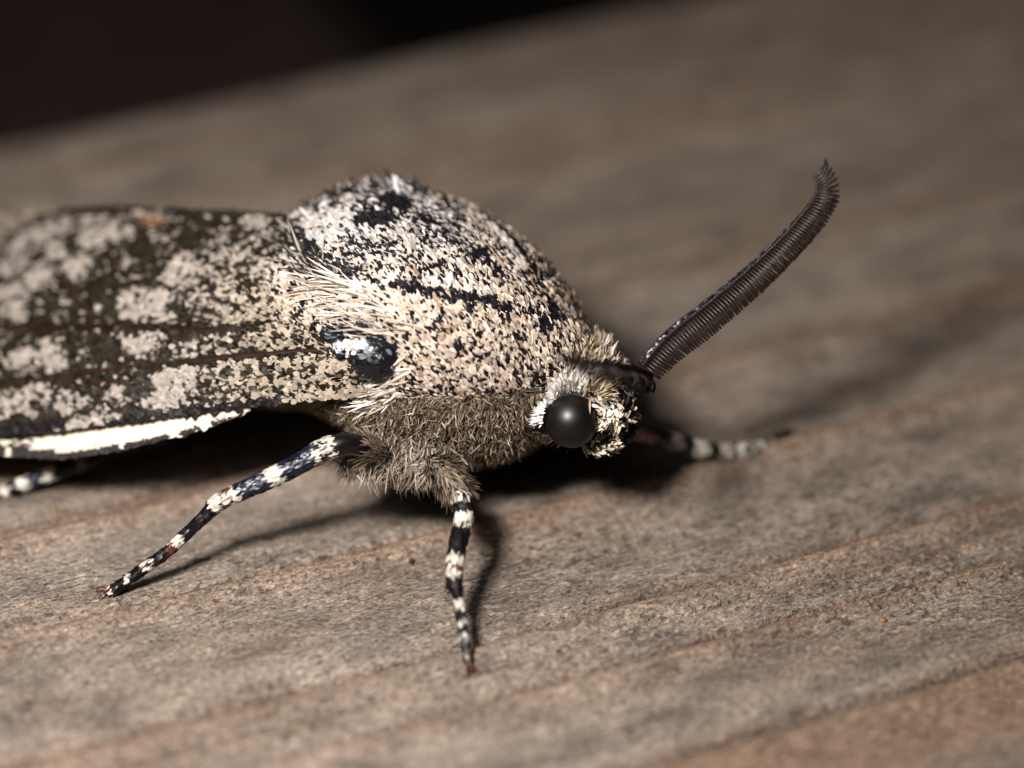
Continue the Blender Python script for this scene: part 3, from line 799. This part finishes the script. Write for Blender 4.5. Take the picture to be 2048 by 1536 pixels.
# hindwing: the white blade that shows under the costa
def hindwing(mir):
    top = [(505, 812, .12), (440, 815, .15), (340, 826, .19), (230, 838, .25), (120, 850, .31), (0, 862, .37), (-160, 866, .46), (-330, 860, .60)]
    bot = [(500, 820, .10), (440, 846, .11), (340, 876, .14), (230, 900, .18), (130, 914, .24), (20, 908, .30), (-160, 920, .38), (-330, 905, .52)]
    a, b = [smooth_path([P(*q) for q in r_], 70) for r_ in (top, bot)]
    t = np.linspace(0, 1, 16)[None, :, None]
    G = a[:, None] * (1 - t) + b[:, None] * t - (FWD - UPV * .2) * .012 * np.sin(np.pi * t)
    if mir: G = mirror(G.reshape(-1, 3)).reshape(G.shape)
    V, F, Nn, F1 = sheet(G, .006)
    o = link('hindwing', mesh_np('hindwing', V, F), simple('hindwing_white', (.84, .77, .62), .6, .3, noise=.06, nscale=30), MOTH, smooth=True)
    n = 5200
    u = rng.random(n); vq = np.clip(1 - np.abs(rng.normal(0, .16, n)), 0, 1); allv = rng.random(n)
    wide = rng.random(n) < .4; vq = np.where(wide, allv, vq)
    i = (u * 68).astype(int); j = np.clip((vq * 15).astype(int), 0, 14)
    fu = (u * 68 - i)[:, None]; fv = (vq * 15 - j)[:, None]
    Ps = (G[i, j] * (1 - fu) + G[i + 1, j] * fu) * (1 - fv) + (G[i, np.minimum(j + 1, 15)] * (1 - fu) + G[i + 1, np.minimum(j + 1, 15)] * fu) * fv
    Ns = nrm(CAM - Ps) if not mir else nrm(mirror(CAM) - Ps)
    edge = vq > .89 - .1 * (u > .45)
    dark = edge & (fbm(Ps * 30, 2, 5) > .34) | ((u > .40) & (fbm(Ps * 18, 2, 8) > .56 - .12 * (u > .5)))
    c0 = np.where(dark[:, None], np.array([.025, .02, .018]), np.array([.85, .78, .65])) * (.8 + .25 * rng.random((n, 1)))
    d = nrm(b[-1] - b[0]); d = mirror(HC + d) - HC if mir else d
    scales('hindwing_scales', Ps + Ns * .003, Ns, np.repeat(d[None], n, 0) + rng.normal(0, .2, (n, 3)), .022, .008, .04, .03, np.clip(c0, 0, .9), M_SCALE, o, LEAF, twist=.15)
hindwing(False)

# ---- glossy black joint at the wing root, with white scales
def lump(px, py, d, rx, ry, rz, seed):
    V, F = sphere(np.zeros(3), (1, 1, 1), 30, 44)
    Nn = V.copy()
    V = V * (1 + .28 * (fbm(V * 2.6 + seed, 3, seed) - .5))[:, None]
    V = RGT * (V[:, 0:1] * rx * PX) + UPV * (V[:, 2:3] * ry * PX) + FWD * (V[:, 1:2] * rz * PX)
    return V + P(px, py, d), F
def depth_at(px, py):
    i = np.argmin(np.hypot(bx - px, by - py) + np.where(facing, 0, 1e6)); j = np.argmin(np.hypot(wx - px, wy - py))
    return min(bd[i], wd[j] if math.hypot(wx[j] - px, wy[j] - py) < 15 else 9)
for (a_, b_, rx, ry, rz, sd_) in ((752, 712, 48, 50, 34, 3), (675, 668, 26, 15, 18, 5), (728, 660, 26, 12, 16, 9), (700, 700, 30, 20, 20, 11)):
    V, F = lump(a_, b_, depth_at(a_, b_) - .004, rx, ry, rz, sd_)
    jt = link('wing_joint', mesh_np('wing_joint', V, F), M_BLACK, MOTH, smooth=True)
    Nn = vert_normals(V, F); cen = V.mean(0)
    Nn *= np.sign(np.sum(Nn * (V - cen)))
    Ps, Ns = sample_mesh(V, F, Nn, 420)
    xx, yy, _ = proj(Ps)
    wt = (np.hypot((xx - 705) / 32, (yy - 690) / 16) < 1)
    kp = wt | (rng.random(420) < .4)
    cc = np.where(wt[:, None], np.array([.85, .84, .84]), np.array([.012, .013, .02])) * (.6 + .4 * rng.random((420, 1)))
    cc[~wt & (rng.random(420) < .18)] = (.16, .2, .24)  # scattered bluish scales, the joint's highlights painted as colour
    scales('joint_scales', Ps[kp], Ns[kp], -EF + rng.normal(0, .4, (kp.sum(), 3)), .026, .013, .2, .1, cc[kp], M_LEGSC, jt, SPAT, twist=.4)

# ------------------------------------------------------------------ bits lying on the board
def grain(px, py, r, col, label, name):
    g = PG(px, py); z = ground_z(g); g = PG(px, py, z + r * .6)
    V, F = sphere(np.zeros(3), (1, .8, .75), 12, 16)
    V = V * (1 + .5 * (fbm(V * 1.7 + px, 2, int(px)) - .5))[:, None] * r
    me = mesh_np(name, V, F, local=False)
    o = link(name, me, simple(name + '_skin', col, .5, .4, noise=.3, nscale=30), None, smooth=True)
    o.location = g; o['label'] = label; o['category'] = 'debris'
grain(1765, 1240, .013, (.26, .12, .055), 'tiny orange grain lying in a pitted patch of the board', 'resin_grain')
grain(823, 1121, .009, (.03, .015, .012), 'tiny dark speck on the board between the two banded legs', 'dirt_speck')
